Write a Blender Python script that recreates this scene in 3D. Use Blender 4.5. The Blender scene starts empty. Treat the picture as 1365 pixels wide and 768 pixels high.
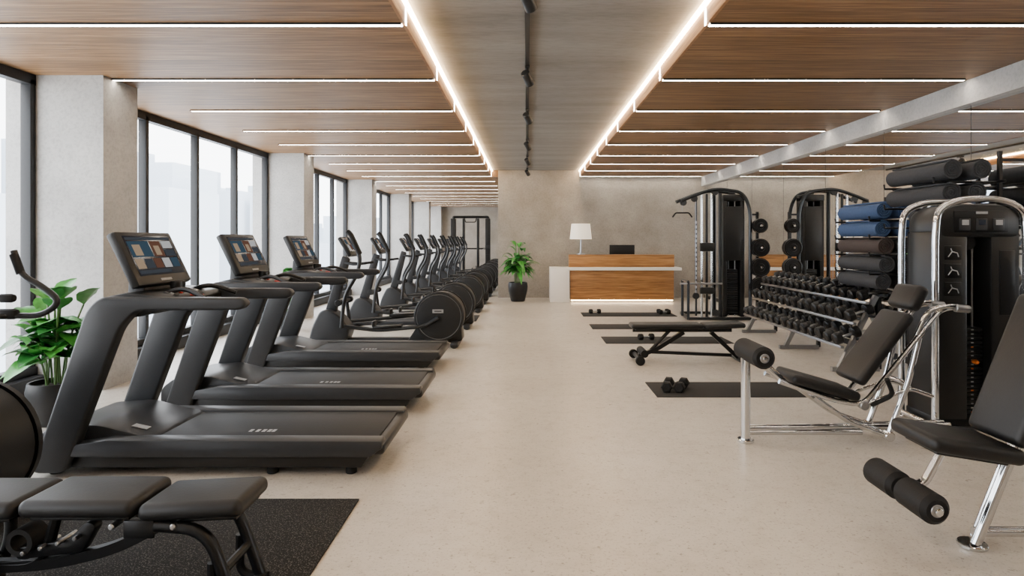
import bpy, bmesh, math, random
from mathutils import Vector, Matrix
random.seed(7)
V=Vector
# ---------------------------------------------------------------- materials
def lin(h):
    h=h.lstrip('#'); c=[int(h[i:i+2],16)/255 for i in (0,2,4)]
    return tuple([(x/12.92 if x<=.04045 else ((x+.055)/1.055)**2.4) for x in c])+(1,)
class NT:
    def __init__(s,name):
        s.mat=bpy.data.materials.new(name); s.mat.use_nodes=True
        s.t=s.mat.node_tree; s.t.nodes.clear()
        s.out=s.n('ShaderNodeOutputMaterial')
    def n(s,typ,**kw):
        nd=s.t.nodes.new(typ)
        for k,v in kw.items(): setattr(nd,k,v)
        return nd
    def l(s,a,b): s.t.links.new(a,b)
    def coords(s,scale=(1,1,1)):
        tc=s.n('ShaderNodeTexCoord'); mp=s.n('ShaderNodeMapping'); mp.inputs['Scale'].default_value=scale
        s.l(tc.outputs['Object'],mp.inputs['Vector']); return mp.outputs['Vector']
    def noise(s,vec,scale,detail=4,rough=.6):
        n=s.n('ShaderNodeTexNoise'); n.inputs['Scale'].default_value=scale; n.inputs['Detail'].default_value=detail
        n.inputs['Roughness'].default_value=rough; s.l(vec,n.inputs['Vector']); return n.outputs['Fac']
    def ramp(s,fac,stops):
        r=s.n('ShaderNodeValToRGB'); e=r.color_ramp.elements
        e[0].position,e[0].color=stops[0]; e[1].position,e[1].color=stops[1]
        for p,c in stops[2:]:
            x=e.new(p); x.color=c
        s.l(fac,r.inputs['Fac']); return r.outputs['Color']
    def mix(s,a,b,fac,mode='MIX'):
        m=s.n('ShaderNodeMix',data_type='RGBA',blend_type=mode)
        for sock,v in ((m.inputs[6],a),(m.inputs[7],b),(m.inputs[0],fac)):
            if hasattr(v,'links'): s.l(v,sock)
            else: sock.default_value=v
        return m.outputs[2]
    def math(s,op,a,b=None):
        m=s.n('ShaderNodeMath',operation=op)
        for i,v in enumerate((a,b)):
            if v is None: continue
            if hasattr(v,'links'): s.l(v,m.inputs[i])
            else: m.inputs[i].default_value=v
        return m.outputs[0]
    def bsdf(s,color,rough=.5,metal=0,bump=None,bstr=.2,bdist=.01,spec=.5,emis=None,estr=0,coat=0):
        p=s.n('ShaderNodeBsdfPrincipled')
        for k,v in (('Base Color',color),('Roughness',rough),('Metallic',metal)):
            if hasattr(v,'links'): s.l(v,p.inputs[k])
            else: p.inputs[k].default_value=v
        p.inputs['Specular IOR Level'].default_value=spec
        p.inputs['Coat Weight'].default_value=coat
        if emis is not None:
            p.inputs['Emission Color'].default_value=emis; p.inputs['Emission Strength'].default_value=estr
        if bump is not None:
            bn=s.n('ShaderNodeBump'); bn.inputs['Strength'].default_value=bstr; bn.inputs['Distance'].default_value=bdist
            s.l(bump,bn.inputs['Height']); s.l(bn.outputs['Normal'],p.inputs['Normal'])
        s.l(p.outputs[0],s.out.inputs['Surface']); return s.mat
def M(name,hexc,rough=.5,metal=0,var=.12,scale=30,bstr=0.0,**kw):
    t=NT(name); c=lin(hexc); v=t.coords(); f=t.noise(v,scale,3)
    a=tuple(x*(1-var) for x in c[:3])+(1,); b=tuple(min(1,x*(1+var)) for x in c[:3])+(1,)
    col=t.ramp(f,[(.3,a),(.7,b)])
    return t.bsdf(col,rough,metal,bump=f if bstr>0 else None,bstr=bstr,bdist=.003,**kw)
def emi(name,hexc,strength):
    t=NT(name); e=t.n('ShaderNodeEmission'); e.inputs[0].default_value=lin(hexc); e.inputs[1].default_value=strength
    t.l(e.outputs[0],t.out.inputs[0]); return t.mat
def wood(name,along,plank,dark,mid,light,rough=.45,joint=True,axis2='Y'):
    t=NT(name); tc=t.n('ShaderNodeTexCoord'); sp=t.n('ShaderNodeSeparateXYZ'); t.l(tc.outputs['Object'],sp.inputs[0])
    ac=sp.outputs[axis2]; al=sp.outputs[along]
    q=t.math('DIVIDE',ac,plank); fl=t.math('FLOOR',q); fr=t.math('FRACT',q)
    wn=t.n('ShaderNodeTexWhiteNoise',noise_dimensions='1D'); t.l(fl,wn.inputs['W'])
    rnd=wn.outputs['Value']
    sh=t.math('ADD',t.math('MULTIPLY',al,1.0),t.math('MULTIPLY',rnd,37.0))
    cb=t.n('ShaderNodeCombineXYZ')
    t.l(t.math('MULTIPLY',sh,.9),cb.inputs[0]); t.l(t.math('MULTIPLY',ac,22),cb.inputs[1]); t.l(t.math('MULTIPLY',rnd,9),cb.inputs[2])
    f=t.noise(cb.outputs[0],1.6,6,.62)
    cb2=t.n('ShaderNodeCombineXYZ'); t.l(t.math('MULTIPLY',sh,2.0),cb2.inputs[0]); t.l(t.math('MULTIPLY',ac,100),cb2.inputs[1])
    f2=t.noise(cb2.outputs[0],1.2,3,.6)
    col=t.ramp(f,[(.30,lin(dark)),(.70,lin(light)),(.5,lin(mid))])
    fine=t.ramp(f2,[(.36,(.55,.51,.46,1)),(.58,(1,1,1,1))])
    col=t.mix(col,fine,.8,'MULTIPLY')
    pv=t.ramp(rnd,[(0,(.74,.73,.71,1)),(1,(1.0,1.0,1.0,1))])
    col=t.mix(col,pv,1.0,'MULTIPLY')
    if joint:
        j=t.math('LESS_THAN',fr,.025)
        col=t.mix(col,(.03,.015,.008,1),t.math('MULTIPLY',j,.6))
    return t.bsdf(col,rough,0,bump=f2,bstr=.15,bdist=.002)
def concrete(name,base,dark,light,sc=1.0,stretch=(1,1,1),rough=.75,bstr=.35):
    t=NT(name); v=t.coords(stretch)
    f=t.noise(v,1.1*sc,8,.65); g=t.noise(v,28*sc,6,.7); 
    col=t.ramp(f,[(.3,lin(dark)),(.7,lin(light)),(.5,lin(base))])
    gr=t.ramp(g,[(.34,(.70,.70,.70,1)),(.54,(1,1,1,1))])
    col=t.mix(col,gr,.65,'MULTIPLY')
    return t.bsdf(col,rough,0,bump=g,bstr=bstr,bdist=.01)
def floor_mat():
    t=NT('floor_polished_concrete'); v=t.coords()
    f=t.noise(v,.7,8,.65); g=t.noise(v,30,5,.7); h=t.noise(v,9,5,.7); k=t.noise(v,70,3,.6)
    col=t.ramp(f,[(.3,lin('b3aba1')),(.7,lin('c7c1b8')),(.5,lin('bdb6ac'))])
    sp=t.ramp(g,[(.33,(.36,.33,.29,1)),(.41,(1,1,1,1))]); col=t.mix(col,sp,.8,'MULTIPLY')
    sk=t.ramp(k,[(.32,(.52,.49,.46,1)),(.43,(1,1,1,1)),(.64,(1,1,1,1)),(.72,(1.2,1.2,1.2,1))]); col=t.mix(col,sk,.75,'MULTIPLY')
    sp2=t.ramp(h,[(.33,(.82,.80,.78,1)),(.5,(1,1,1,1))]); col=t.mix(col,sp2,.6,'MULTIPLY')
    r=t.ramp(h,[(.3,(.40,.40,.40,1)),(.7,(.26,.26,.26,1))])
    return t.bsdf(col,r,0,bump=g,bstr=.08,bdist=.004,spec=.5)
def speckle(name,base,spot,scale=160,th=.62,rough=.85):
    t=NT(name); v=t.coords(); g=t.noise(v,scale,2,.5)
    col=t.ramp(g,[(th,lin(base)),(th+.05,lin(spot))]); return t.bsdf(col,rough,0,bump=g,bstr=.3,bdist=.003,spec=.3)
def glass():
    t=NT('window_glass'); a=t.n('ShaderNodeBsdfTransparent'); b=t.n('ShaderNodeBsdfGlossy'); b.inputs['Roughness'].default_value=.02
    m=t.n('ShaderNodeMixShader'); m.inputs[0].default_value=.04
    t.l(a.outputs[0],m.inputs[1]); t.l(b.outputs[0],m.inputs[2]); t.l(m.outputs[0],t.out.inputs[0]); return t.mat

WOODC=wood('ceiling_oak','X',.30,'694929','8f6b45','b48e64',.5)
WOODF=wood('fascia_oak','Y',.5,'7a5436','a37750','bd9269',.5,False,'Z')
WOODD=wood('desk_oak','X',.27,'7f5228','ac7a44','c5935a',.45,False,'Z')
CONW=concrete('concrete_wall','989188','888178','a9a298',1,(1,1,1))
CONP=concrete('concrete_pillar','acaba9','9b9a98','bab9b6',1.1)
CONC=concrete('concrete_ceiling','88847f','77736e','98948e',.8,(.35,2.2,1),.8)
CONB=concrete('concrete_beam','b8b6b3','a8a6a3','c6c4c1',1)
FLOOR=floor_mat()
FRAME=M('window_frame_black','1e2023',.45,spec=.35)
BLK=M('black_plastic','0f1011',.38,0,.15,20,spec=.4)
GRY=M('charcoal_plastic','242629',.42,0,.08,12,spec=.4)
GRY2=M('graphite_shell','2c2e31',.42,.1,.06,12,spec=.4)
DISC=M('flywheel_cover','1c1e20',.5,0,.08,12,spec=.35)
DKM=M('black_powder_steel','101113',.35,.3,.1,20,spec=.4)
BELT=M('running_belt','191a1c',.6,0,.15,80,.2,spec=.35)
PAD=M('vinyl_pad','121213',.46,0,.10,60,.15,spec=.35)
FOAM=M('foam_roller','101011',.65,0,.12,90,.2,spec=.3)
RUB=M('rubber_black','0c0c0d',.7,0,.2,50,.2,spec=.35)
CHR=M('chrome','d2d3d4',.08,1,.02,5)
STL=M('brushed_steel','9b9da0',.3,1,.06,60)
GUN=M('gunmetal','3a3d40',.28,.9,.06,20)
WHT=M('white_lacquer','e9e6e1',.35,0,.02,4)
SHADE=M('lamp_shade','f2ece2',.8,0,.02,20,emis=lin('fff0d8'),estr=.6)
POT=M('pot_black','17181a',.45,0,.1,15,spec=.4)
SOIL=M('soil','2b2018',.95,0,.3,60,.5)
LEAF=M('leaf_green','43933b',.36,0,.4,9)
LEAF2=M('leaf_deep_green','2a6e2d',.38,0,.4,9)
STEM=M('stem_green','4b6b35',.6)
MATG=speckle('mat_grey','262524','323130',120)
MATB=speckle('rubber_mat_speckled','121213','54524f',150,.58,.9)
RBLU=M('mat_blue','34496b',.75,0,.1,40,.15,spec=.3)
RGRY=M('mat_charcoal','303236',.75,0,.1,40,.15,spec=.3)
RBLK=M('mat_black','1e1e21',.75,0,.1,40,.15,spec=.3)
RTAN=M('mat_umber','3a3230',.75,0,.1,40,.15,spec=.3)
SCR=M('screen_dark','0c0f14',.12,0,.1,10,emis=lin('1a2430'),estr=.5)
SC=[emi('screen_tile_a','b0b0b0',1.0),emi('screen_tile_b','5f4236',1.0),emi('screen_tile_c','364855',1.0),emi('screen_tile_d','94806a',1.1),emi('screen_tile_e','3c4046',1.0)]
RED=M('red_accent','b02a20',.4)
ORG=M('orange_accent','c8641a',.5)
LBL=M('label_grey','9b9da0',.5)
LED=emi('led_linear','fff1df',39)
COVE=emi('led_cove','ffdaa6',56)
DESKG=emi('led_desk','ffe0b4',25)
GLS=glass()
def mirror():
    t=NT('mirror_glass'); return t.bsdf((.82,.83,.83,1),.015,1.0)
MIR=mirror()
CITY=M('hazy_facade','a4adb6',.9,0,.03,.2,emis=lin('cfd8e2'),estr=1.3)  # distance haze painted in: pale colour plus slight emission, buildings are unlit
# ---------------------------------------------------------------- builder
def fillet(pts,r,n=5,closed=False):
    pts=[V(p) for p in pts]; out=[]; N=len(pts)
    for i,p in enumerate(pts):
        if not closed and i in (0,N-1): out.append(p); continue
        a=pts[i-1]; b=pts[(i+1)%N]
        la=(a-p).length; lb=(b-p).length; d=min(r,la*.48,lb*.48)
        p1=p+(a-p)/la*d; p2=p+(b-p)/lb*d
        for k in range(n+1):
            t=k/n; out.append(p1*(1-t)**2+p*2*t*(1-t)+p2*t*t)
    return out
class B:
    def __init__(s): s.v=[];s.f=[];s.m=[];s.mats=[]
    def mi(s,mat):
        if mat not in s.mats: s.mats.append(mat)
        return s.mats.index(mat)
    def add(s,vs,fs,mat,X=None):
        o=len(s.v); i=s.mi(mat)
        for v in vs: s.v.append(tuple(X@V(v)) if X is not None else tuple(v))
        for f in fs: s.f.append([o+k for k in f]); s.m.append(i)
    def bm(s,bm,mat,X=None):
        bm.verts.index_update()
        s.add([v.co.copy() for v in bm.verts],[[v.index for v in f.verts] for f in bm.faces],mat,X); bm.free()
    def box(s,c,size,mat,rot=(0,0,0),bev=.006,seg=2):
        bm=bmesh.new(); bmesh.ops.create_cube(bm,size=1)
        for v in bm.verts: v.co=V((v.co.x*size[0],v.co.y*size[1],v.co.z*size[2]))
        bev=min(bev,min(size)*.45)
        if bev>0: bmesh.ops.bevel(bm,geom=bm.edges[:],offset=bev,segments=seg,affect='EDGES',profile=.5)
        X=Matrix.Translation(V(c))@(Matrix.Rotation(rot[2],4,'Z')@Matrix.Rotation(rot[1],4,'Y')@Matrix.Rotation(rot[0],4,'X'))
        s.bm(bm,mat,X)
    def bx(s,x0,x1,y0,y1,z0,z1,mat,bev=.006,seg=2):
        s.box(((x0+x1)/2,(y0+y1)/2,(z0+z1)/2),(x1-x0,y1-y0,z1-z0),mat,bev=bev,seg=seg)
    def prism(s,poly,y0,y1,mat,bev=.008,X=None,seg=2,fl=0):
        P=[V((p[0],0,p[1])) for p in poly]
        if fl>0: P=fillet(P,fl,4,True)
        bm=bmesh.new(); a=[bm.verts.new((p.x,y0,p.z)) for p in P]; b=[bm.verts.new((p.x,y1,p.z)) for p in P]
        n=len(P); bm.faces.new(a); bm.faces.new(b[::-1])
        for i in range(n): bm.faces.new((a[i],b[i],b[(i+1)%n],a[(i+1)%n]))
        bmesh.ops.recalc_face_normals(bm,faces=bm.faces[:])
        if bev>0:
            ed=[e for e in bm.edges if abs(e.verts[0].co.y-e.verts[1].co.y)<1e-6] if fl>0 else bm.edges[:]
            bmesh.ops.bevel(bm,geom=ed,offset=bev,segments=seg,affect='EDGES',profile=.5,clamp_overlap=True)
        s.bm(bm,mat,X)
    def tube(s,pts,r,mat,seg=10,fl=0,n=5,cap=True,sq=None):
        pts=[V(p) for p in pts]
        if fl>0: pts=fillet(pts,fl,n)
        q=[pts[0]]
        for p in pts[1:]:
            if (p-q[-1]).length>1e-5: q.append(p)
        pts=q; N=len(pts)
        T=[]
        for i in range(N):
            a=pts[max(i-1,0)]; b=pts[min(i+1,N-1)]; T.append((b-a).normalized())
        up=V((0,1,0)) if abs(T[0].y)<.9 else V((0,0,1))
        u=T[0].cross(up).normalized(); vs=[];fs=[]
        for i in range(N):
            t=T[i]; u=(u-t*u.dot(t)).normalized(); w=t.cross(u)
            ri=r[i] if isinstance(r,(list,tuple)) else r
            for k in range(seg):
                a=2*math.pi*(k+ (.5 if seg==4 else 0))/seg
                ra,rb=(ri,ri) if sq is None else (ri*sq[0],ri*sq[1])
                vs.append(pts[i]+u*math.cos(a)*ra+w*math.sin(a)*rb)
        for i in range(N-1):
            for k in range(seg):
                a=i*seg+k;b=i*seg+(k+1)%seg
                fs.append((a,b,b+seg,a+seg))
        if cap:
            fs.append(tuple(range(seg))[::-1]); fs.append(tuple((N-1)*seg+k for k in range(seg)))
        s.add(vs,fs,mat)
    def lathe(s,p,d,prof,mat,seg=24):
        d=V(d).normalized(); up=V((0,0,1)) if abs(d.z)<.9 else V((1,0,0))
        u=d.cross(up).normalized(); w=d.cross(u); p=V(p); vs=[];fs=[];rows=[]
        for r,h in prof:
            if r<1e-6: rows.append([len(vs)]); vs.append(p+d*h)
            else:
                rows.append(list(range(len(vs),len(vs)+seg)))
                for k in range(seg):
                    a=2*math.pi*k/seg; vs.append(p+d*h+u*math.cos(a)*r+w*math.sin(a)*r)
        for A,C in zip(rows,rows[1:]):
            if len(A)==1 and len(C)==1: continue
            for k in range(seg):
                k2=(k+1)%seg
                if len(A)==1: fs.append((A[0],C[k2],C[k]))
                elif len(C)==1: fs.append((A[k],A[k2],C[0]))
                else: fs.append((A[k],A[k2],C[k2],C[k]))
        s.add(vs,fs,mat)
    def cyl(s,p1,p2,r,mat,bev=.004,seg=20):
        p1=V(p1);p2=V(p2);h=(p2-p1).length; bev=min(bev,r*.4,h*.4)
        s.lathe(p1,p2-p1,[(0,0),(r-bev,0),(r,bev),(r,h-bev),(r-bev,h),(0,h)],mat,seg)
    def mesh(s,name,ang=38):
        me=bpy.data.meshes.new(name); me.from_pydata(s.v,[],s.f)
        for m in s.mats: me.materials.append(m)
        me.polygons.foreach_set('material_index',s.m)
        bm=bmesh.new(); bm.from_mesh(me); bmesh.ops.recalc_face_normals(bm,faces=bm.faces[:]); bm.to_mesh(me); bm.free()
        me.polygons.foreach_set('use_smooth',[True]*len(me.polygons))
        me.set_sharp_from_angle(angle=math.radians(ang)); me.update(); return me
    def obj(s,name,loc=(0,0,0),rot=0,recenter=False,ang=38):
        if recenter:
            xs=[v[0] for v in s.v]; ys=[v[1] for v in s.v]; zs=[v[2] for v in s.v]
            c=V(((min(xs)+max(xs))/2,(min(ys)+max(ys))/2,min(zs)))
            s.v=[tuple(V(v)-c) for v in s.v]; loc=c
        return place(s.mesh(name,ang),name,loc,rot)
def place(me,name,loc,rot=0):
    o=bpy.data.objects.new(name,me); o.location=loc; o.rotation_euler=(0,0,rot)
    bpy.context.scene.collection.objects.link(o); return o
def simple_box(name,x0,x1,y0,y1,z0,z1,mat,bev=0):
    b=B(); b.bx(x0,x1,y0,y1,z0,z1,mat,bev=bev); return b.obj(name)
# ---------------------------------------------------------------- room
XL=-4.83; XR=4.56; YB=15.4; YF=-3.2; YA=29.5; HC=3.10; HR=3.27; CL=-.926; CR=1.35
simple_box('floor',XL-.35,XR+.2,YF-.2,YA+.2,-.12,0,FLOOR)
b=B()
b.bx(XL-.35,CL,YF,YA,HC,HC+.35,WOODC,0)
b.bx(CL,-.75,YB,YA,HC,HC+.35,WOODC,0)
b.bx(CL-.012,CL+.012,YF,YB,HC-.004,HC+.125,WOODF,0)
b.obj('ceiling')
b=B()
b.bx(CR,XR+.2,YF,YB,HC,HC+.35,WOODC,0)
b.bx(CR-.012,CR+.012,YF,YB,HC-.004,HC+.125,WOODF,0)
b.obj('ceiling')
simple_box('ceiling',CL,CR,YF,YB,HR,HR+.18,CONC)
simple_box('wall_back',-.75,XR+.2,YB,YB+.2,0,HR+.18,CONW)
simple_box('wall_alcove_side',-.75,-.6,YB+.2,YA,0,HC+.1,CONW)
simple_box('wall_alcove_back',XL-.35,-.6,YA,YA+.2,0,HC+.1,CONW)
simple_box('wall_front',XL-.35,XR+.2,YF-.2,YF,0,HR+.18,CONW)
simple_box('wall_right',XR,XR+.2,YF,YB,0,HC,CONW)
simple_box('trim_beam',XR-.10,XR,YF,YB,2.86,HC,CONB)
b=B()
y=-2.85
while y<15.3:
    y2=min(y+1.5,15.39)
    b.bx(XR-.014,XR,y+.004,y2-.004,.08,2.86,MIR,0); b.bx(XR-.012,XR,y2-.004,y2+.004,.08,2.86,FRAME,0); y+=1.5
b.obj('wall_mirror')
simple_box('baseboard_right',XR-.02,XR,YF,YB,0,.08,FRAME)
pil=[(-3.2,-2.6),(.75,1.25),(5.9,6.42),(11.2,11.72),(16.1,16.6),(21.1,21.6),(25.4,25.9),(29.0,29.5)]
for i,(a,c) in enumerate(pil):
    simple_box('pillar',XL-.3,-4.17,a,c,0,HC,CONP)
for i in range(len(pil)-1):
    y0=pil[i][1]; y1=pil[i+1][0]
    b=B()
    b.bx(XL-.1,XL,y0,y1,HC-.10,HC,FRAME,0)
    b.bx(XL-.1,XL+.02,y0,y1,.16,.24,FRAME,.005)
    n=max(1,round((y1-y0)/1.12)); 
    for k in range(n+1):
        yc=y0+.035+(y1-y0-.07)*k/n
        b.bx(XL-.1,XL,yc-.032,yc+.032,.2,HC-.05,FRAME,.004)
    b.bx(XL-.055,XL-.045,y0,y1,.2,HC-.05,GLS,0)
    b.obj('window_%d'%(i+1))
    simple_box('trim_%d'%(i+1),XL-.3,XL+.12,y0,y1,0,.16,FRAME,.01)
ys=[-2.7,-1.2,.2,1.6,3.0,4.5,6.05,7.5,8.88,10.15,11.45,12.7,13.95,15.2,16.5,17.8,19.1,20.5,22,23.5,25,26.5,28]
for yy in ys:
    for side in (0,1):
        if side and yy>15.3: continue
        x0,x1=((-4.2,CL-.014) if side==0 else (CR+.014,4.40))
        if side==0 and yy>15.3: x1=-.9
        b=B(); b.bx(x0,x1,yy-.022,yy+.022,HC-.012,HC-.002,LED,0)
        b.bx(x0,x1,yy-.032,yy-.022,HC-.014,HC,FRAME,0); b.bx(x0,x1,yy+.022,yy+.032,HC-.014,HC,FRAME,0)
        if yy<15.3:
            xx=CL+.0125 if side==0 else CR-.0185
            b.bx(xx,xx+.006,yy-.012,yy+.012,HC-.01,HC+.118,LED,0)
        b.obj('linear_ceiling_light')
for x in (CL+.006,CR-.036):
    b=B(); b.bx(x,x+.03,YF+.02,YB-.02,HC+.135,HC+.16,COVE,0); b.obj('cove_light_strip')
b=B()
b.bx(-.02,.02,.5,15.2,HR-.035,HR,FRAME,0)
for yy in (2.2,4.1,6.1,8.1,10.5,12.6,14.7):
    b.cyl((0,yy,HR-.03),(0,yy,HR-.12),.012,FRAME)
    b.box((0,yy,HR-.045),(.05,.16,.03),FRAME)
    d=V((.35,.75,-.55)).normalized(); c=V((0,yy,HR-.14))
    b.cyl(c-d*.07,c+d*.09,.046,FRAME,.006)
    b.cyl(c+d*.0905,c+d*.092,.03,LBL,.0)
b.obj('track_light')
# ---------------------------------------------------------------- treadmill
def treadmill():
    b=B()
    b.prism([(.2,.05),(2.08,.05),(2.15,.16),(.2,.16)],.04,.76,BLK,.012)
    for y0,y1 in ((0,.12),(.68,.80)):
        b.prism([(.25,.13),(2.14,.13),(2.22,.185),(2.21,.232),(.5,.238),(.25,.2)],y0,y1,GRY2,.012)
    b.bx(.5,2.17,.12,.68,.15,.222,BELT,.01)
    b.box((2.18,.4,.175),(.10,.79,.075),BLK,bev=.03,seg=3)
    for x in (1.30,1.345,1.385,1.42,1.45): b.box((x,.24,.2225),(.022,.05,.002),LBL,bev=0)
    b.prism([(-.04,.05),(-.04,.2),(.08,.29),(.38,.31),(.62,.25),(.78,.225),(.78,.05)],.09,.71,GRY,.02,fl=.05)
    b.box((.60,.2,.262),(.10,.05,.004),LBL,rot=(0,.22,0),bev=0)
    for x in (.12,2.0,1.5):
        for y in (.1,.7): b.cyl((x,y,0),(x,y,.06),.035,RUB)
    poly=[(.04,.03),(.25,.03),(.59,.93),(.69,1.04),(1.34,1.045),(1.38,1.08),(1.35,1.12),(.46,1.125),(.38,1.04)]
    for y0,y1 in ((-.005,.075),(.725,.805)):
        b.prism(poly,y0,y1,GRY,.016,fl=.05,seg=3)
    b.prism([(.44,1.02),(.50,.97),(.70,1.0),(.86,1.06),(.84,1.12),(.60,1.15),(.46,1.12)],.06,.74,BLK,.012,fl=.03)
    b.box((.78,.4,1.115),(.10,.40,.03),GRY,rot=(0,.35,0),bev=.01)
    b.box((.80,.30,1.128),(.02,.02,.012),RED,rot=(0,.35,0),bev=.002)
    b.tube([(.84,.34,1.11),(.9,.38,1.10),(.86,.46,1.10)],.007,RED,6,fl=.03)
    for yy in (.22,.36,.44,.5,.58): b.box((.79,yy,1.128),(.03,.025,.01),LBL,rot=(0,.35,0),bev=.002)
    for y in (.24,.56):
        b.tube([(.66,y,1.1),(.85,y,1.17),(1.02,y+(-.05 if y<.4 else .05),1.10)],.017,BLK,8,fl=.08)
    b.lathe((.72,.4,1.13),(0,0,1),[(0,0),(.04,0),(.05,.05),(.045,.07),(0,.07)],BLK,14)
    ang=math.atan2(.16,.33)
    X=Matrix.Translation((.545,.40,1.345))@Matrix.Rotation(-ang,4,'Y')
    def loc(x0,x1,y0,y1,z0,z1,mat,bev):
        bb=B(); bb.bx(x0,x1,y0,y1,z0,z1,mat,bev); b.add(bb.v,bb.f,mat,X)
    loc(-.035,.03,-.30,.30,-.19,.20,BLK,.018)
    loc(-.06,-.03,-.22,.22,-.16,.14,GRY,.015)
    loc(.0305,.0325,-.25,.25,-.125,.165,SCR,.0)
    loc(.0327,.0335,-.235,.235,.135,.155,SC[4],0)
    loc(.0327,.0335,-.235,-.02,.01,.125,SC[2],0); loc(.0336,.034,-.20,-.12,.02,.10,SC[3],0)
    loc(.0327,.0335,-.005,.11,.01,.125,SC[1],0); loc(.0336,.034,.02,.08,.02,.09,SC[3],0)
    loc(.0327,.0335,.125,.235,.07,.125,SC[0],0); loc(.0327,.0335,.125,.235,.01,.06,SC[4],0)
    for i in range(5): loc(.0327,.0335,-.235+i*.096,-.235+i*.096+.083,-.075,-.004,SC[(3,4,1,0,2)[i]],0)
    loc(.0327,.0335,-.235,.1,-.112,-.088,SC[4],0)
    loc(.0305,.033,-.06,.06,-.168,-.152,LBL,0)
    b.prism([(.48,1.0),(.62,1.0),(.60,1.22),(.50,1.25)],.22,.58,GRY,.015)
    return b.mesh('treadmill')
tm=treadmill()
for y,x in ((3.72,-3.12),(5.07,-3.12),(6.68,-3.2)): place(tm,'treadmill',(x,y,0))
# ---------------------------------------------------------------- elliptical
def elliptical():
    b=B(); W=.62; c=W/2
    b.bx(.1,2.05,c-.05,c+.05,.04,.11,GRY,.02)
    for x in (.12,2.02): b.box((x,c,.045),(.11,W,.08),GRY,bev=.03)
    for x in (.12,2.02):
        for y in (.05,W-.05): b.cyl((x,y,0),(x,y,.03),.03,RUB)
    b.prism([(-.02,.06),(.5,.06),(.56,.24),(.42,.42),(.27,.52),(.14,.50),(.03,.28)],c-.15,c+.15,GRY,.03,fl=.07,seg=3)
    b.prism([(.16,.42),(.32,.42),(.52,1.22),(.42,1.26)],c-.05,c+.05,GRY2,.02)
    X=Matrix.Translation((.50,c,1.38))@Matrix.Rotation(-.55,4,'Y')
    def loc(x0,x1,y0,y1,z0,z1,mat,bev):
        bb=B(); bb.bx(x0,x1,y0,y1,z0,z1,mat,bev); b.add(bb.v,bb.f,mat,X)
    loc(-.03,.03,-.19,.19,-.15,.16,BLK,.02); loc(.031,.033,-.16,.16,-.09,.13,SCR,0)
    for r in range(2):
        for q in range(3): loc(.0332,.034,-.145+q*.1,-.055+q*.1,.03-r*.09,.105-r*.09,SC[(r*3+q+2)%5],0)
    b.tube([(.46,c-.05,1.16),(.62,c-.16,1.14),(.80,c-.20,1.16)],.018,RUB,8,fl=.06)
    b.tube([(.46,c+.05,1.16),(.62,c+.16,1.14),(.80,c+.20,1.16)],.018,RUB,8,fl=.06)
    b.cyl((1.80,c-.17,.42),(1.80,c+.17,.42),.335,DISC,.03,40)
    b.prism([(1.35,.07),(2.12,.07),(2.1,.3),(1.8,.45),(1.5,.3)],c-.13,c+.13,BLK,.02,fl=.05)
    for sg in (-1,1):
        y=c+sg*.17; d=(0,sg,0)
        b.lathe((1.80,y,.42),d,[(0,.038),(.20,.036),(.30,.028),(.31,.024),(.335,.024),(.347,.01),(.347,-.02)],DISC,48)
        b.lathe((1.80,y,.42),d,[(.302,.0285),(.305,.032),(.309,.032),(.312,.0245)],STL,48)
        b.box((1.79,y+sg*.040,.50),(.15,.004,.05),LBL,bev=0)
        b.box((1.79,y+sg*.042,.50),(.10,.004,.014),BLK,bev=0)
    for sg,px,pz,top in ((-1,.98,.24,.06),(1,1.12,.36,-.08)):
        y=c+sg*.235
        b.tube([(.46+top*.3,y,.30),(px,y,pz),(1.62,y,pz+.06),(1.80,y,.42)],.028,GUN,8,fl=.12)
        b.box((px+.12,c+sg*.2,pz+.05),(.40,.15,.035),BLK,rot=(0,-.06,0),bev=.012)
        b.box((px-.07,c+sg*.2,pz+.09),(.03,.15,.08),BLK,bev=.012)
        y2=c+sg*.26
        b.tube([(.46+top*.3,y2,.28),(.46+top,y2,.72),(.64+top,y2,1.02),(.68+top,y2,1.24),(.54+top,y2,1.56)],.027,GRY,10,fl=.16,n=6)
        b.tube([(.67+top,y2,1.28),(.54+top,y2,1.56),(.50+top,y2,1.60)],.033,RUB,10,fl=.05)
        b.cyl((.44,y2-.03,.62),(.44,y2+.03,.62),.045,BLK)
        b.tube([(.26,c,.60),(.44,c,.62),(.44,y2,.62)],.025,GRY,8)
    return b.mesh('elliptical_trainer')
em=elliptical()
ey=[8.15,9.85,12.1,13.7,15.5,17.3,19.1,20.9,22.6]
for y in ey: place(em,'elliptical_trainer',(-3.02,y,0))
b=B(); c0=3.18; cx=-2.80
b.cyl((cx,c0-.16,.36),(cx,c0+.16,.36),.335,DISC,.03,40)
for sg in (-1,1):
    b.lathe((cx,c0+sg*.16,.36),(0,sg,0),[(0,.038),(.20,.036),(.30,.028),(.31,.024),(.335,.024),(.347,.01),(.347,-.02)],DISC,48)
    b.lathe((cx,c0+sg*.16,.36),(0,sg,0),[(.302,.0285),(.305,.032),(.309,.032),(.312,.0245)],STL,48)
b.bx(-4.0,-2.5,c0-.05,c0+.05,.03,.10,GRY,.02)
b.box((-2.52,c0,.045),(.1,.60,.08),GRY,bev=.03); b.box((-3.95,c0,.045),(.1,.60,.08),GRY,bev=.03)
b.prism([(-2.95,.3),(-2.7,.3),(-2.78,1.2),(-2.9,1.22)],c0-.05,c0+.05,GRY2,.02)
b.box((-2.92,c0,1.34),(.06,.34,.28),BLK,rot=(0,.35,0),bev=.02); b.box((-2.955,c0,1.355),(.006,.28,.2),SCR,rot=(0,.35,0),bev=0)
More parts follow.
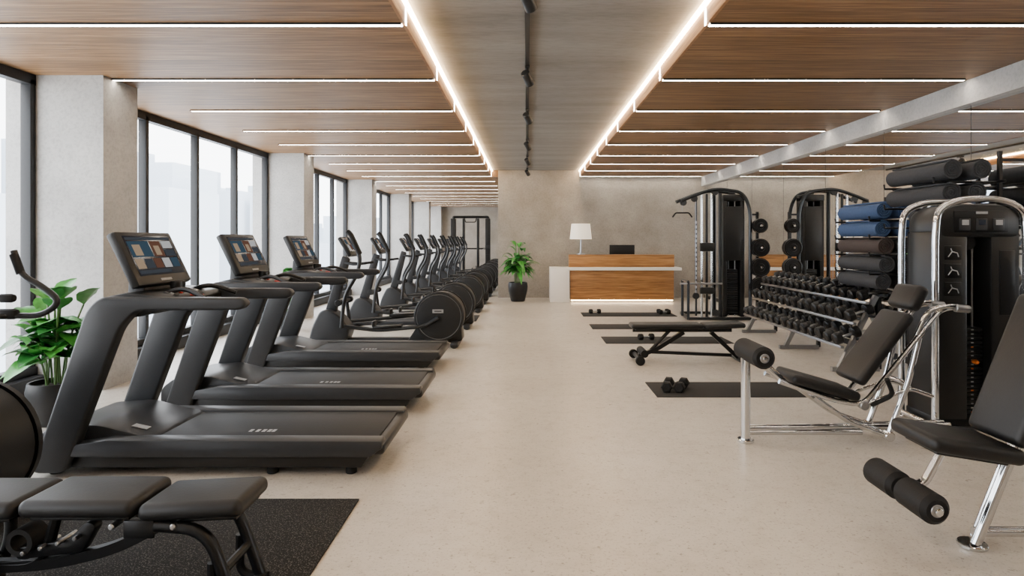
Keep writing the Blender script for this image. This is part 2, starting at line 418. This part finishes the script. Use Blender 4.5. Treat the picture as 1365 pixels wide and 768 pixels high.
for sg in (-1,1):
    y=c0+sg*.22
    b.tube([(-2.85,c0,1.05),(-2.70,y,1.05),(-2.50,y,1.05),(-2.39,y,1.13),(-2.50,y,1.22),(-2.62,y,1.28),(-2.66,y,1.42)],.017,BLK,10,fl=.07)
    b.tube([(-2.62,y,1.29),(-2.66,y,1.40)],.022,RUB,10)
    b.box((-2.70,y,1.06),(.13,.05,.06),RUB,bev=.02); b.box((-2.70,y,1.15),(.10,.045,.05),RUB,bev=.02)
    b.tube([(-2.8,y,.36),(-3.3,y,.25),(-3.9,y,.22)],.028,GUN,8,fl=.1)
    b.box((-3.45,y,.30),(.38,.14,.035),BLK,bev=.012)
b.v=[(v[0]-.25,v[1],v[2]) for v in b.v]
b.obj('elliptical_trainer',recenter=True)
# ---------------------------------------------------------------- benches
def bench3():
    b=B()
    def pad(x0,x1,z,tilt,w=.29,th=.07):
        b.box(((x0+x1)/2,.145,z),(x1-x0,w,th),PAD,rot=(0,tilt,0),bev=.032,seg=5)
        b.box(((x0+x1)/2,.145,z-.042),((x1-x0)*.86,w*.75,.018),DKM,rot=(0,tilt,0),bev=.004)
    pad(-.30,.235,.405,0); pad(.245,.70,.412,0); pad(.71,1.12,.405,-.05,.28)
    b.tube([(-.2,.145,.35),(.3,.145,.355),(.95,.145,.35)],.028,DKM,4)
    b.tube([(.30,.145,.33),(.25,.145,.14),(-.2,.145,.13)],.022,DKM,8,fl=.1)
    for y in (.03,.26):
        b.tube([(.78,y,.345),(.98,y,.33),(1.05,y,.14),(1.09,y,.02)],.024,DKM,10,fl=.14)
        b.tube([(1.0,y,.2),(1.0,y,.03),(1.12,y,.02)],.018,DKM,8,fl=.05)
        b.cyl((1.09,y,0),(1.09,y,.035),.03,RUB)
        b.tube([(.0,y,.35),(.02,y,.2),(-.05,y,.02)],.024,DKM,10,fl=.1)
        b.cyl((-.05,y,0),(-.05,y,.035),.03,RUB)
    for x,z in ((1.04,.16),(-.02,.12)): b.tube([(x,.03,z),(x,.26,z)],.018,DKM,8)
    b.tube([(0,.145,.12),(.3,.145,.14),(.55,.145,.2),(.80,.145,.33)],.03,DKM,4,fl=.1)
    b.prism([(.15,.16),(.42,.19),(.48,.30),(.44,.32),(.36,.24),(.15,.21)],.12,.17,DKM,.006,fl=.02)
    for i in range(4): b.cyl((.2+i*.07,.09,.2+i*.02),(.2+i*.07,.2,.2+i*.02),.009,STL)
    b.lathe((.18,.10,.24),(0,1,0),[(.035,0),(.055,0),(.055,.09),(.035,.09),(.035,0)],RUB,18)
    for x in (.1,.62,.86):
        b.cyl((x,.0,.35),(x,.29,.35),.012,STL)
    b.box((.72,.02,.335),(.12,.012,.07),DKM,bev=.004); b.box((.72,.27,.335),(.12,.012,.07),DKM,bev=.004)
    return b.mesh('adjustable_weight_bench')
me=bench3()
place(me,'adjustable_weight_bench',(-2.24,2.33,.012))
b=B(); b.bx(-3.0,-.955,1.75,3.41,0,.012,MATB,.004); b.obj('rubber_floor_mat',recenter=True)
b=B()
b.box((.40,.15,.44),(.86,.27,.06),PAD,bev=.026,seg=4); b.box((1.09,.15,.445),(.49,.27,.06),PAD,rot=(0,-.04,0),bev=.026,seg=4)
b.box((.4,.15,.40),(.75,.18,.02),DKM,bev=.004)
b.tube([(.0,.15,.385),(1.2,.15,.385)],.03,DKM,4)
b.tube([(.08,.15,.07),(.30,.15,.16),(.62,.15,.36)],.034,DKM,4,fl=.05)
b.tube([(1.28,.15,.05),(.95,.15,.36)],.034,DKM,4); b.tube([(.2,.15,.12),(1.2,.15,.08)],.026,DKM,4)
b.tube([(.45,.15,.38),(.22,.15,.14)],.022,DKM,8)
b.tube([(.06,-.06,.06),(.06,.36,.06)],.026,DKM,10); b.tube([(1.29,-.1,.03),(1.29,.40,.03)],.028,DKM,10)
for y in (-.08,.38): b.cyl((.05,y-.02,.055),(.05,y+.02,.055),.055,RUB)
b.lathe((.12,.0,.12),(0,1,0),[(.0,0),(.045,0),(.045,.3),(0,.3)],RUB,16)
b.obj('weight_bench',(1.28,7.15,0))
# ---------------------------------------------------------------- floor mats & dumbbells
def mat(x0,x1,y0,y1):
    b=B(); b.bx(x0,x1,y0,y1,0,.009,MATG,.003); b.obj('exercise_mat',recenter=True)
mat(1.22,3.0,5.64,6.22); mat(1.12,2.95,8.55,9.15); mat(1.08,2.9,9.95,10.5); mat(1.08,2.9,11.6,12.2)
mat(-2.6,-.93,10.9,11.75)
def dumbbell(b,c,d,r=.055,L=.26,hexa=True):
    c=V(c); d=V(d).normalized(); seg=6 if hexa else 18; hl=L*.30
    b.cyl(c-d*L*.25,c+d*L*.25,.014,STL,.002,10)
    for sg in (-1,1):
        p=c+d*sg*(L/2-hl)
        b.lathe(p,d*sg,[(0,0),(r*.75,0),(r,.012),(r,hl-.012),(r*.78,hl),(r*.5,hl),(r*.48,hl-.004),(0,hl-.004)],RUB if hexa else DKM,seg)
b=B(); dumbbell(b,(0,0,.05),(.35,1,0),.056,.27); dumbbell(b,(.13,-.02,.05),(.5,1,0),.056,.27); b.obj('dumbbell_pair',(1.38,5.90,.009))
b=B(); dumbbell(b,(0,0,.045),(1,.2,0),.05,.24); b.obj('hand_dumbbell',(1.75,8.85,.009))
b=B(); dumbbell(b,(0,0,.045),(1,.2,0),.05,.24); b.obj('hand_dumbbell',(1.35,12.0,.009))
b=B(); dumbbell(b,(0,0,.045),(1,.2,0),.05,.24); dumbbell(b,(.0,.15,.045),(1,.1,0),.05,.24); b.obj('dumbbell_pair',(2.72,11.9,.009))
b=B(); y0,y1=6.65,9.65
for y in (y0+.1,(y0+y1)/2,y1-.1):
    b.tube([(3.42,y,.03),(3.95,y,.03)],.035,STL,4)
    b.tube([(3.50,y,.03),(3.92,y,.85)],.035,STL,4)
    b.tube([(3.95,y,.03),(3.95,y,.84)],.03,GUN,4)
tiers=[(3.60,.34),(3.74,.60),(3.88,.83)]
for tx,tz in tiers:
    for dx,dz in ((-.11,-.035),(.10,.045)):
        b.bx(tx+dx-.02,tx+dx+.02,y0,y1,tz+dz-.03,tz+dz+.0,STL if dx<0 else GUN,.004)
rack=b.obj('dumbbell_rack')
b=B()
for ti,(tx,tz) in enumerate(tiers):
    n=15; 
    for k in range(n):
        yy=y0+.12+(y1-y0-.24)*k/(n-1); r=.062+.02*random.random() if ti<2 else .058+.008*random.random()
        dumbbell(b,(tx,yy,tz+r*.95),(1,0,.36),r,.30,False)
o=b.obj('dumbbell_set'); o.parent=rack
# ---------------------------------------------------------------- mat storage rack
def roll(b,x,ya,yb,z,mat,R=.098):
    turns=4.3; n=int(turns*22); th=.0150; pitch=.0205; vs=[];fs=[]
    for i in range(n+1):
        a=2*math.pi*i/22; r=R-(turns-i/22)*pitch
        for rr in (r,r-th):
            for yy in (ya,yb): vs.append((x+math.cos(a)*rr,yy,z+math.sin(a)*rr))
    for i in range(n):
        o=4*i; q=o+4
        fs+= [(o,o+1,q+1,q),(o+2,q+2,q+3,o+3),(o,q,q+2,o+2),(o+1,o+3,q+3,q+1)]
    fs+=[(0,2,3,1),(4*n,4*n+1,4*n+3,4*n+2)]
    b.add(vs,fs,mat)
b=B(); F=[(RBLU,RBLU),(RBLU,RBLU),(RTAN,RGRY),(RGRY,RGRY),(RGRY,RBLK)]
for i,z in enumerate((1.80,1.60,1.41,1.21,1.02)):
    for j,x in enumerate((3.88,4.12)):
        roll(b,x,6.52+random.uniform(-.05,.05),7.35,z+.005,F[i][j])
for i,(z) in enumerate((2.12,1.91,1.71)):
    for j,x in enumerate((3.88,4.12)):
        if i==2 and j==0: continue
        roll(b,x,5.48+random.uniform(-.04,.04),6.36,z+.005,(RGRY,RGRY)[j])
rolls=b.obj('rolled_yoga_mats')
b=B()
for (ya,yb,zs,zt) in ((6.5,7.38,(1.80,1.60,1.41,1.21,1.02),2.0),(5.46,6.38,(2.12,1.91,1.71),2.3)):
    for y in (ya+.08,yb-.08):
        b.tube([(4.36,y,min(zs)-.11),(4.36,y,zt)],.022,DKM,4)
        for z in (min(zs)-.03,zt-.08): b.tube([(4.36,y,z),(4.545,y,z)],.018,DKM,4)
        for z in zs:
            b.tube([(4.36,y,z-.106),(3.75,y,z-.106),(3.745,y,z-.06)],.011,DKM,8)
    for z in zs: b.bx(4.33,4.36,ya,yb,z-.115,z-.09,DKM,.003)
yr=b.obj('yoga_mat_rack'); rolls.parent=yr
# ---------------------------------------------------------------- weight tower machine
def tower(b,x0,y0):
    W=.70; D=.42; x1=x0+W
    for y in (y0,y0+D):
        P=[(x0,y,.04),(x0,y,1.50),(x0+.02,y,1.72),(x0+.18,y,1.79),(x0+W/2,y,1.80),(x1-.18,y,1.79),(x1-.02,y,1.72),(x1,y,1.50),(x1,y,.04)]
        b.tube(P,.026,CHR,14,fl=.16,n=6)
    for x in (x0,x1):
        b.tube([(x,y0,.04),(x,y0+D,.04)],.026,CHR,12); b.cyl((x,y0,0),(x,y0,.02),.05,CHR); b.cyl((x,y0+D,0),(x,y0+D,.02),.05,CHR)
    b.bx(x0+.035,x0+.26,y0+.01,y0+D-.02,.08,1.55,BLK,.02); b.bx(x1-.26,x1-.035,y0+.01,y0+D-.02,.08,1.55,BLK,.02)
    b.bx(x0+.035,x1-.035,y0+D-.05,y0+D-.02,.08,1.55,DKM,.01)
    b.prism([(x0+.04,1.50),(x1-.04,1.50),(x1-.05,1.68),(x1-.16,1.755),(x0+.16,1.755),(x0+.05,1.68)],y0+.0,y0+D-.02,BLK,.02,fl=.06)
    b.box((x0+W/2,y0-.002,1.62),(.42,.012,.17),DKM,bev=.02)
    for i in range(3): 
        b.box((x0+.22+i*.13,y0-.010,1.60),(.085,.01,.09),GRY,bev=.004); b.box((x0+.22+i*.13,y0-.018,1.615),(.05,.004,.04),LBL if i!=1 else SCR,bev=0)
    b.box((x0+W/2,y0-.012,1.69),(.09,.008,.02),LBL,bev=.003)
    for i in range(3):
        z=1.38-i*.14
        b.box((x0+.14,y0+.006,z),(.13,.008,.11),DKM,bev=.003)
        b.tube([(x0+.10,y0-.0,z-.03),(x0+.13,y0-.0,z+.01),(x0+.12,y0-.0,z+.035)],.004,LBL,6); b.tube([(x0+.13,y0-.0,z+.01),(x0+.17,y0-.0,z-.0),(x0+.18,y0-.0,z-.03)],.004,LBL,6)
    b.bx(x1-.20,x1-.08,y0+.002,y0+.012,.9,1.4,DKM,.004)
    for x in (x0+.30,x0+.40): b.cyl((x,y0+.16,.1),(x,y0+.16,1.5),.009,STL)
    b.cyl((x0+.35,y0+.16,.5),(x0+.35,y0+.16,1.5),.004,STL)
    for i in range(20):
        z=.13+i*.034
        b.box((x0+.35,y0+.16,z),(.17,.14,.029),DKM,bev=.004); b.box((x0+.35,y0+.088,z),(.018,.004,.008),LBL if i%5 else ORG,bev=0)
    b.lathe((x0+.35,y0+.08,.53),(0,-1,0),[(0,0),(.014,0),(.018,.03),(.012,.05),(0,.05)],ORG,14)
    b.lathe((x0+.35,y0+.13,1.46),(0,1,0),[(0,0),(.06,0),(.052,.02),(.06,.04),(0,.04)],GRY,24)
    b.bx(x0+.03,x1-.03,y0+.01,y0+D-.01,.04,.10,DKM,.01)
def roller(b,x,z,ya,yb,r,two=False):
    b.cyl((x,ya-.02,z),(x,yb+.02,z),.018,CHR)
    segs=[(ya,yb)] if not two else [(ya,(ya+yb)/2-.015),((ya+yb)/2+.015,yb)]
    for a,c in segs:
        b.cyl((x,a,z),(x,c,z),r,FOAM,.02,28)
        b.cyl((x,a-.004,z),(x,a+.01,z),r*.42,STL,.003)
b=B()
Y=4.42
b.tube([(1.60,Y-.02,.0),(1.60,Y-.02,.62)],.034,CHR,16); b.cyl((1.60,Y-.02,0),(1.60,Y-.02,.025),.06,CHR)
b.tube([(1.60,Y-.02,.62),(1.70,Y-.02,.60),(1.86,Y,.46)],.028,CHR,12,fl=.06)
roller(b,1.63,.665,Y-.30,Y+.12,.078)
b.tube([(1.60,Y-.02,.10),(3.14,Y+.05,.10)],.026,CHR,12)
b.tube([(1.62,Y-.02,.07),(2.45,Y-.02,.07)],.02,CHR,12)
b.box((2.13,Y,.425),(.50,.34,.07),PAD,rot=(0,.28,0),bev=.03,seg=4); b.box((2.13,Y,.382),(.38,.22,.02),DKM,rot=(0,.28,0))
a=math.atan2(.41,.55)
b.box((2.55,Y,.70),(.075,.34,.62),PAD,rot=(0,a,0),bev=.032,seg=4); b.box((2.59,Y,.67),(.02,.22,.5),DKM,rot=(0,a,0))
b.box((2.80,Y,1.06),(.09,.30,.19),PAD,rot=(0,a*.75,0),bev=.036,seg=4)
for y in (Y-.13,Y+.13):
    b.tube([(1.80,y,.47),(2.2,y,.33),(2.40,y,.30),(2.95,y,.98),(3.06,y,1.0),(3.16,y,.98)],.018,CHR,12,fl=.08)
    b.tube([(2.05,y,.36),(2.30,y,.18),(2.58,y,.08)],.018,CHR,12,fl=.06)
    b.tube([(2.58,y,.08),(2.72,y,.45),(2.80,y,.78)],.02,CHR,12,fl=.06)
    b.tube([(2.40,y,.30),(2.74,y,.42),(2.9,y,.36)],.014,CHR,10,fl=.06)
    b.cyl((2.58,y-.03,.08),(2.58,y+.03,.08),.035,CHR)
    b.tube([(2.78,y*1.0,.80),(2.85,y-.02,.98),(2.98,y-.05,1.02),(3.10,y-.05,1.0)],.016,CHR,10,fl=.06)
    b.cyl((3.02,y-.05,1.0),(3.12,y-.05,.99),.028,STL)
    b.cyl((2.40,y-.03,.30),(2.40,y+.03,.30),.032,STL)
for p in ((2.40,.30),(2.58,.08),(2.72,.45),(2.20,.33)): b.tube([(p[0],Y-.13,p[1]),(p[0],Y+.13,p[1])],.016,CHR,10)
b.tube([(2.46,Y-.13,.30),(2.55,Y-.24,.40),(2.48,Y-.28,.52)],.016,RUB,10,fl=.05)
b.tube([(2.58,Y+.12,.08),(3.14,Y+.12,.10)],.024,CHR,12)
tower(b,3.14,4.62)
b.tube([(3.14,Y,.98),(3.14,4.62,.98)],.02,CHR,12)
b.obj('leg_extension_machine',recenter=True)
b=B(); Y=2.92
b.box((2.08,Y,.505),(.44,.36,.075),PAD,rot=(0,.16,0),bev=.032,seg=4); b.box((2.08,Y,.46),(.34,.24,.02),DKM,rot=(0,.16,0))
a=math.atan2(.30,.75)
b.box((2.42,Y,.86),(.085,.34,.74),PAD,rot=(0,a,0),bev=.036,seg=4); b.box((2.465,Y,.84),(.02,.22,.6),DKM,rot=(0,a,0))
roller(b,1.79,.295,Y-.30,Y+.18,.068,True)
b.tube([(1.79,Y-.05,.295),(1.90,Y-.05,.32),(1.98,Y-.05,.47)],.02,CHR,12,fl=.03)
for y,dx in ((Y-.04,0),(Y+.03,.05)):
    b.tube([(2.15+dx,y,.02),(2.36+dx,y,.54),(2.42+dx,y,.62)],.024,CHR,14,fl=.05)
b.cyl((2.15,Y-.02,0),(2.15,Y-.02,.02),.065,CHR); b.tube([(2.17,Y,.06),(3.3,Y,.06)],.024,CHR,12)
b.tube([(2.02,Y,.45),(2.3,Y,.42),(2.6,Y,.60),(2.62,Y,.9)],.022,CHR,12,fl=.1)
b.tube([(2.6,Y,.60),(2.95,Y,.06)],.022,CHR,12)
b.tube([(2.35,Y-.18,.47),(2.45,Y-.24,.50),(2.45,Y-.26,.62)],.016,RUB,10,fl=.04)
tower(b,3.3,2.9)
b.obj('leg_curl_machine',recenter=True)
# ---------------------------------------------------------------- cable machine
def cable():
    b=B()
    def wheel(x,y,z,r=.06): b.lathe((x,y-.015,z),(0,1,0),[(0,0),(r,0),(r*.85,.015),(r,.03),(0,.03)],GRY,20)
    b.tube([(0,0,.04),(1.25,0,.04),(1.25,.9,.04),(.1,.9,.04)],.035,GUN,4,fl=.02); b.tube([(0,0,.04),(.1,.9,.04)],.035,GUN,4)
    b.tube([(.65,0,.04),(.65,.9,.04)],.035,GUN,4)
    b.bx(.66,.74,.08,.34,.06,2.28,BLK,.015); b.bx(.98,1.06,.08,.34,.06,2.28,BLK,.015); b.bx(.66,1.06,.30,.34,.06,2.28,DKM,.01); b.bx(.66,1.06,.06,.36,2.2,2.32,BLK,.02)
    for x in (.80,.92): b.cyl((x,.2,.06),(x,.2,2.2),.009,STL)
    for i in range(20): b.box((.86,.2,.12+i*.042),(.20,.13,.037),DKM,bev=.004)
    b.bx(.70,1.02,.07,.085,1.1,2.1,BLK,.005)
    for y in (.04,.42):
        b.tube([(1.15,y,.04),(1.15,y,2.05),(1.02,y,2.36),(.50,y,2.43),(.12,y,2.30),(-.12,y,2.20)],.033,GUN,12,fl=.22,n=6)
    for x,y in ((.26,.05),(.44,.05),(.26,.42),(.60,.42),(.60,.05)):
        b.tube([(x,y,.04),(x,y,2.34)],.020 if x!=.60 else .035,(CHR if y<.1 else GUN) if x<.5 else DKM,10)
    for i in range(14): b.cyl((.35,.05,.25+i*.14),(.35,.06,.25+i*.14),.012,STL)
    b.bx(.33,.37,.03,.07,.04,2.33,GUN,.004)
    b.box((.35,.03,1.35),(.26,.07,.16),BLK,bev=.015); b.box((.35,.03,.55),(.26,.07,.12),BLK,bev=.015)
    b.tube([(-.15,0,.68),(.62,0,.68)],.018,STL,10); b.tube([(.0,0,.04),(.0,0,.72)],.026,GUN,8); b.tube([(.0,.42,.04),(.0,.42,.72)],.026,GUN,8)
    b.tube([(0,0,.72),(0,.42,.72)],.02,GUN,8)
    wheel(.12,.04,2.24); wheel(-.08,.04,2.17); wheel(.5,.04,2.36); wheel(.86,.2,2.36)
    b.tube([(-.10,.04,2.14),(-.10,.04,1.98)],.004,STL,6); b.tube([(-.28,.04,1.90),(-.22,.04,1.98),(.02,.04,1.98),(.08,.04,1.90)],.014,RUB,8,fl=.03)
    b.tube([(.15,.04,2.2),(.15,.04,.5)],.004,STL,6); b.tube([(.52,.04,2.34),(.52,.04,.1)],.004,STL,6)
    for i in range(16): b.lathe((.15,.03,.5+i*.085),(0,0,1),[(.0,0),(.014,.01),(.014,.05),(0,.06)],STL,8)
    wheel(.15,.04,.45); wheel(.52,.04,.14)
    b.tube([(1.30,.10,.04),(1.30,.10,2.0)],.03,GUN,4); b.tube([(1.15,.10,1.95),(1.30,.10,1.95)],.025,GUN,4); b.tube([(1.15,.10,.06),(1.30,.10,.06)],.025,GUN,4)
    for i,z in enumerate((.62,.98,1.34,1.74)):
        R=(.18,.17,.165,.13)[i]
        b.cyl((1.30,-.14,z),(1.30,.08,z),.022,CHR)
        b.lathe((1.30,-.04,z),(0,-1,0),[(0,0),(R,0),(R,.045),(R*.88,.05),(R*.84,.035),(R*.45,.035),(R*.40,.05),(.03,.05),(0,.05)],DKM,32)
        b.lathe((1.30,.03,z),(0,-1,0),[(0,0),(R,0),(R,.045),(R*.88,.05),(0,.05)],DKM,32)
    return b.mesh('cable_machine')
cm=cable()
place(cm,'cable_machine',(2.95,11.0,0))
b=B()
for x in (0,.42,1.0,1.4):
    w=.10 if x in (0,1.4) else .045
    b.bx(x-w,x+w,0,.30,.05,2.35,BLK,.02)
for x in (0,1.4):
    b.box((x,-.04,1.2),(.2,.08,.14),GRY); b.box((x,.1,.03),(.3,.9,.06),DKM)
    b.tube([(x,-.06,1.2),(x+(.3 if x<1 else -.3),-.1,1.05)],.01,STL,6)
    b.bx(x-.09,x+.09,-.02,.0,.1,.9,DKM,.01)
b.bx(0,1.4,.1,.2,.05,.14,DKM,.01); b.bx(0,1.4,.1,.2,1.1,1.16,DKM,.01)
b.tube([(0,.17,2.3),(0,.17,2.42),(1.4,.17,2.42),(1.4,.17,2.3)],.06,DKM,8,fl=.08); b.tube([(.45,.17,2.42),(.5,.0,2.2),(.9,.0,2.2),(.95,.17,2.42)],.02,DKM,8,fl=.05)
b.obj('cable_crossover_machine',(-3.0,24.2,0))
# ---------------------------------------------------------------- desk
b=B()
b.bx(1.02,3.48,14.25,14.66,.06,.77,WOODD,.004); b.bx(1.00,3.52,14.38,14.62,.83,1.13,WOODD,.004)
b.bx(.97,3.63,14.10,14.62,.765,.83,WHT,.006); b.bx(.535,1.0,14.2,14.75,.0,.83,WHT,.008)
b.bx(1.02,3.5,14.64,15.05,.72,.76,WHT,.004); b.bx(3.44,3.48,14.64,15.05,.0,.74,WHT,.004)
b.bx(1.1,3.42,14.34,14.6,.0,.06,BLK,0)
b.bx(1.04,3.46,14.275,14.30,.035,.055,DESKG,0)
b.obj('reception_desk')
b=B()
b.lathe((1.29,14.50,1.13),(0,0,1),[(0,0),(.10,0),(.10,.02),(.025,.03),(.018,.2),(.018,.42),(0,.42)],STL,24)
b.lathe((1.29,14.50,1.50),(0,0,1),[(.265,0),(.225,.37),(.22,.37),(.26,0),(.265,0)],SHADE,36)
b.lathe((1.29,14.50,1.62),(0,0,1),[(0,0),(.04,.03),(.045,.08),(0,.13)],SHADE,16)
b.obj('table_lamp',recenter=True)
b=B()
b.box((2.34,14.84,1.19),(.62,.03,.34),BLK,bev=.008); b.box((2.34,14.858,1.19),(.58,.004,.30),SCR,bev=0)
b.tube([(2.34,14.83,1.1),(2.34,14.81,.78)],.02,STL,10); b.box((2.34,14.84,.77),(.24,.18,.015),STL)
b.obj('computer_monitor',recenter=True)
# ---------------------------------------------------------------- plants
def leaf(b,base,d,L,W,mat,droop=.5,up=V((0,0,1))):
    d=V(d).normalized(); side=d.cross(up); 
    if side.length<.1: side=V((1,0,0))
    side.normalize(); nrm=side.cross(d).normalized(); n=8; vs=[];fs=[]
    for i in range(n+1):
        t=i/n; w=W*.5*(math.sin(math.pi*min(1,t**.75))**.8 if 0<t<1 else 0)+.001
        c=V(base)+d*(L*t)-V((0,0,1))*(droop*L*t*t)
        for k,s in enumerate((-1,-.5,0,.5,1)):
            wave=math.sin(t*16+s)*W*.03*abs(s)
            vs.append(c+side*(w*s)+nrm*(abs(s)*w*.35+wave))
    for i in range(n):
        for k in range(4):
            a=i*5+k; fs.append((a,a+1,a+6,a+5))
    b.add(vs,fs,mat)
def plant(name,loc,potr,poth,H,spread,nst,nl,L,W,droop,seed,thin=False):
    random.seed(seed); b=B(); 
    b.lathe((0,0,0),(0,0,1),[(0,0),(potr*.62,0),(potr*.70,.015),(potr*.95,poth*.55),(potr,poth*.8),(potr*.93,poth),(potr*.85,poth),(potr*.86,poth*.88),(0,poth*.88)],POT,32)
    b.lathe((0,0,poth*.86),(0,0,1),[(potr*.86,0),(potr*.4,.02),(0,.025)],SOIL,20)
    for i in range(nst):
        a=2*math.pi*i/nst*1.0+random.uniform(-.3,.3); rr=spread*random.uniform(.25,.75) if i%3 else spread*.15
        hh=H*random.uniform(.62,.92) if i%3 else H*.95
        top=V((math.cos(a)*rr,math.sin(a)*rr,hh)); bs=V((math.cos(a)*potr*.3,math.sin(a)*potr*.3,poth*.85))
        mid=bs.lerp(top,.5)+V((-math.cos(a)*.03,-math.sin(a)*.03,.06))
        pts=fillet([bs,mid,top],.4,8); b.tube(pts,.008 if not thin else .006,STEM,6)
        for j in range(nl):
            t=.35+.65*j/(nl-1) if nl>1 else 1; k=min(len(pts)-1,int(t*(len(pts)-1))); p=pts[k]
            aa=a+(j*2.4)+random.uniform(-.4,.4); el=random.uniform(.1,.75) if j<nl-1 else 1.0
            d=V((math.cos(aa)*math.cos(el),math.sin(aa)*math.cos(el),math.sin(el)))
            leaf(b,p,d,L*random.uniform(.75,1.15),W*random.uniform(.8,1.15),random.choice((LEAF,LEAF,LEAF2)),droop*random.uniform(.6,1.3))
    return b.obj(name,loc,ang=60)
plant('potted_rubber_plant',(-3.82,4.85,0),.19,.34,1.05,.40,11,6,.29,.185,.5,3)
plant('potted_palm_plant',(-.23,14.5,0),.24,.46,1.36,.36,14,6,.50,.13,.7,5,True)
plant('potted_rubber_plant',(-3.88,9.75,0),.18,.34,.95,.30,8,5,.24,.14,.5,8)
# ---------------------------------------------------------------- outside city
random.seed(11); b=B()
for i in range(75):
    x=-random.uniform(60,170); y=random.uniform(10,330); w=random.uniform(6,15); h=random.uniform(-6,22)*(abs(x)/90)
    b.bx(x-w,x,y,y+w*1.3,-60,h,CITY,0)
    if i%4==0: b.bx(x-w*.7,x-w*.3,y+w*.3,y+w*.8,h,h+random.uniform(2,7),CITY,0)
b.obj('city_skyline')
# ---------------------------------------------------------------- world / camera
w=bpy.data.worlds.new('World'); bpy.context.scene.world=w; w.use_nodes=True; nt=w.node_tree; nt.nodes.clear()
o=nt.nodes.new('ShaderNodeOutputWorld'); bg=nt.nodes.new('ShaderNodeBackground'); tc=nt.nodes.new('ShaderNodeTexCoord'); sp=nt.nodes.new('ShaderNodeSeparateXYZ'); r=nt.nodes.new('ShaderNodeValToRGB')
nt.links.new(tc.outputs['Generated'],sp.inputs[0]); nt.links.new(sp.outputs['Z'],r.inputs['Fac'])
r.color_ramp.elements[0].position=0; r.color_ramp.elements[0].color=(.93,.95,.97,1); r.color_ramp.elements[1].position=.6; r.color_ramp.elements[1].color=(.88,.93,1,1)
nt.links.new(r.outputs[0],bg.inputs[0]); bg.inputs[1].default_value=10.5; nt.links.new(bg.outputs[0],o.inputs[0])
cd=bpy.data.cameras.new('camera'); co=bpy.data.objects.new('camera',cd); bpy.context.scene.collection.objects.link(co)
cd.sensor_width=36; cd.lens=800/1365*36; cd.shift_x=-20.5/1365; cd.shift_y=-64/1365; cd.clip_end=1000
co.location=(0,0,1.48); co.rotation_euler=(math.radians(90),0,0)
bpy.context.scene.camera=co
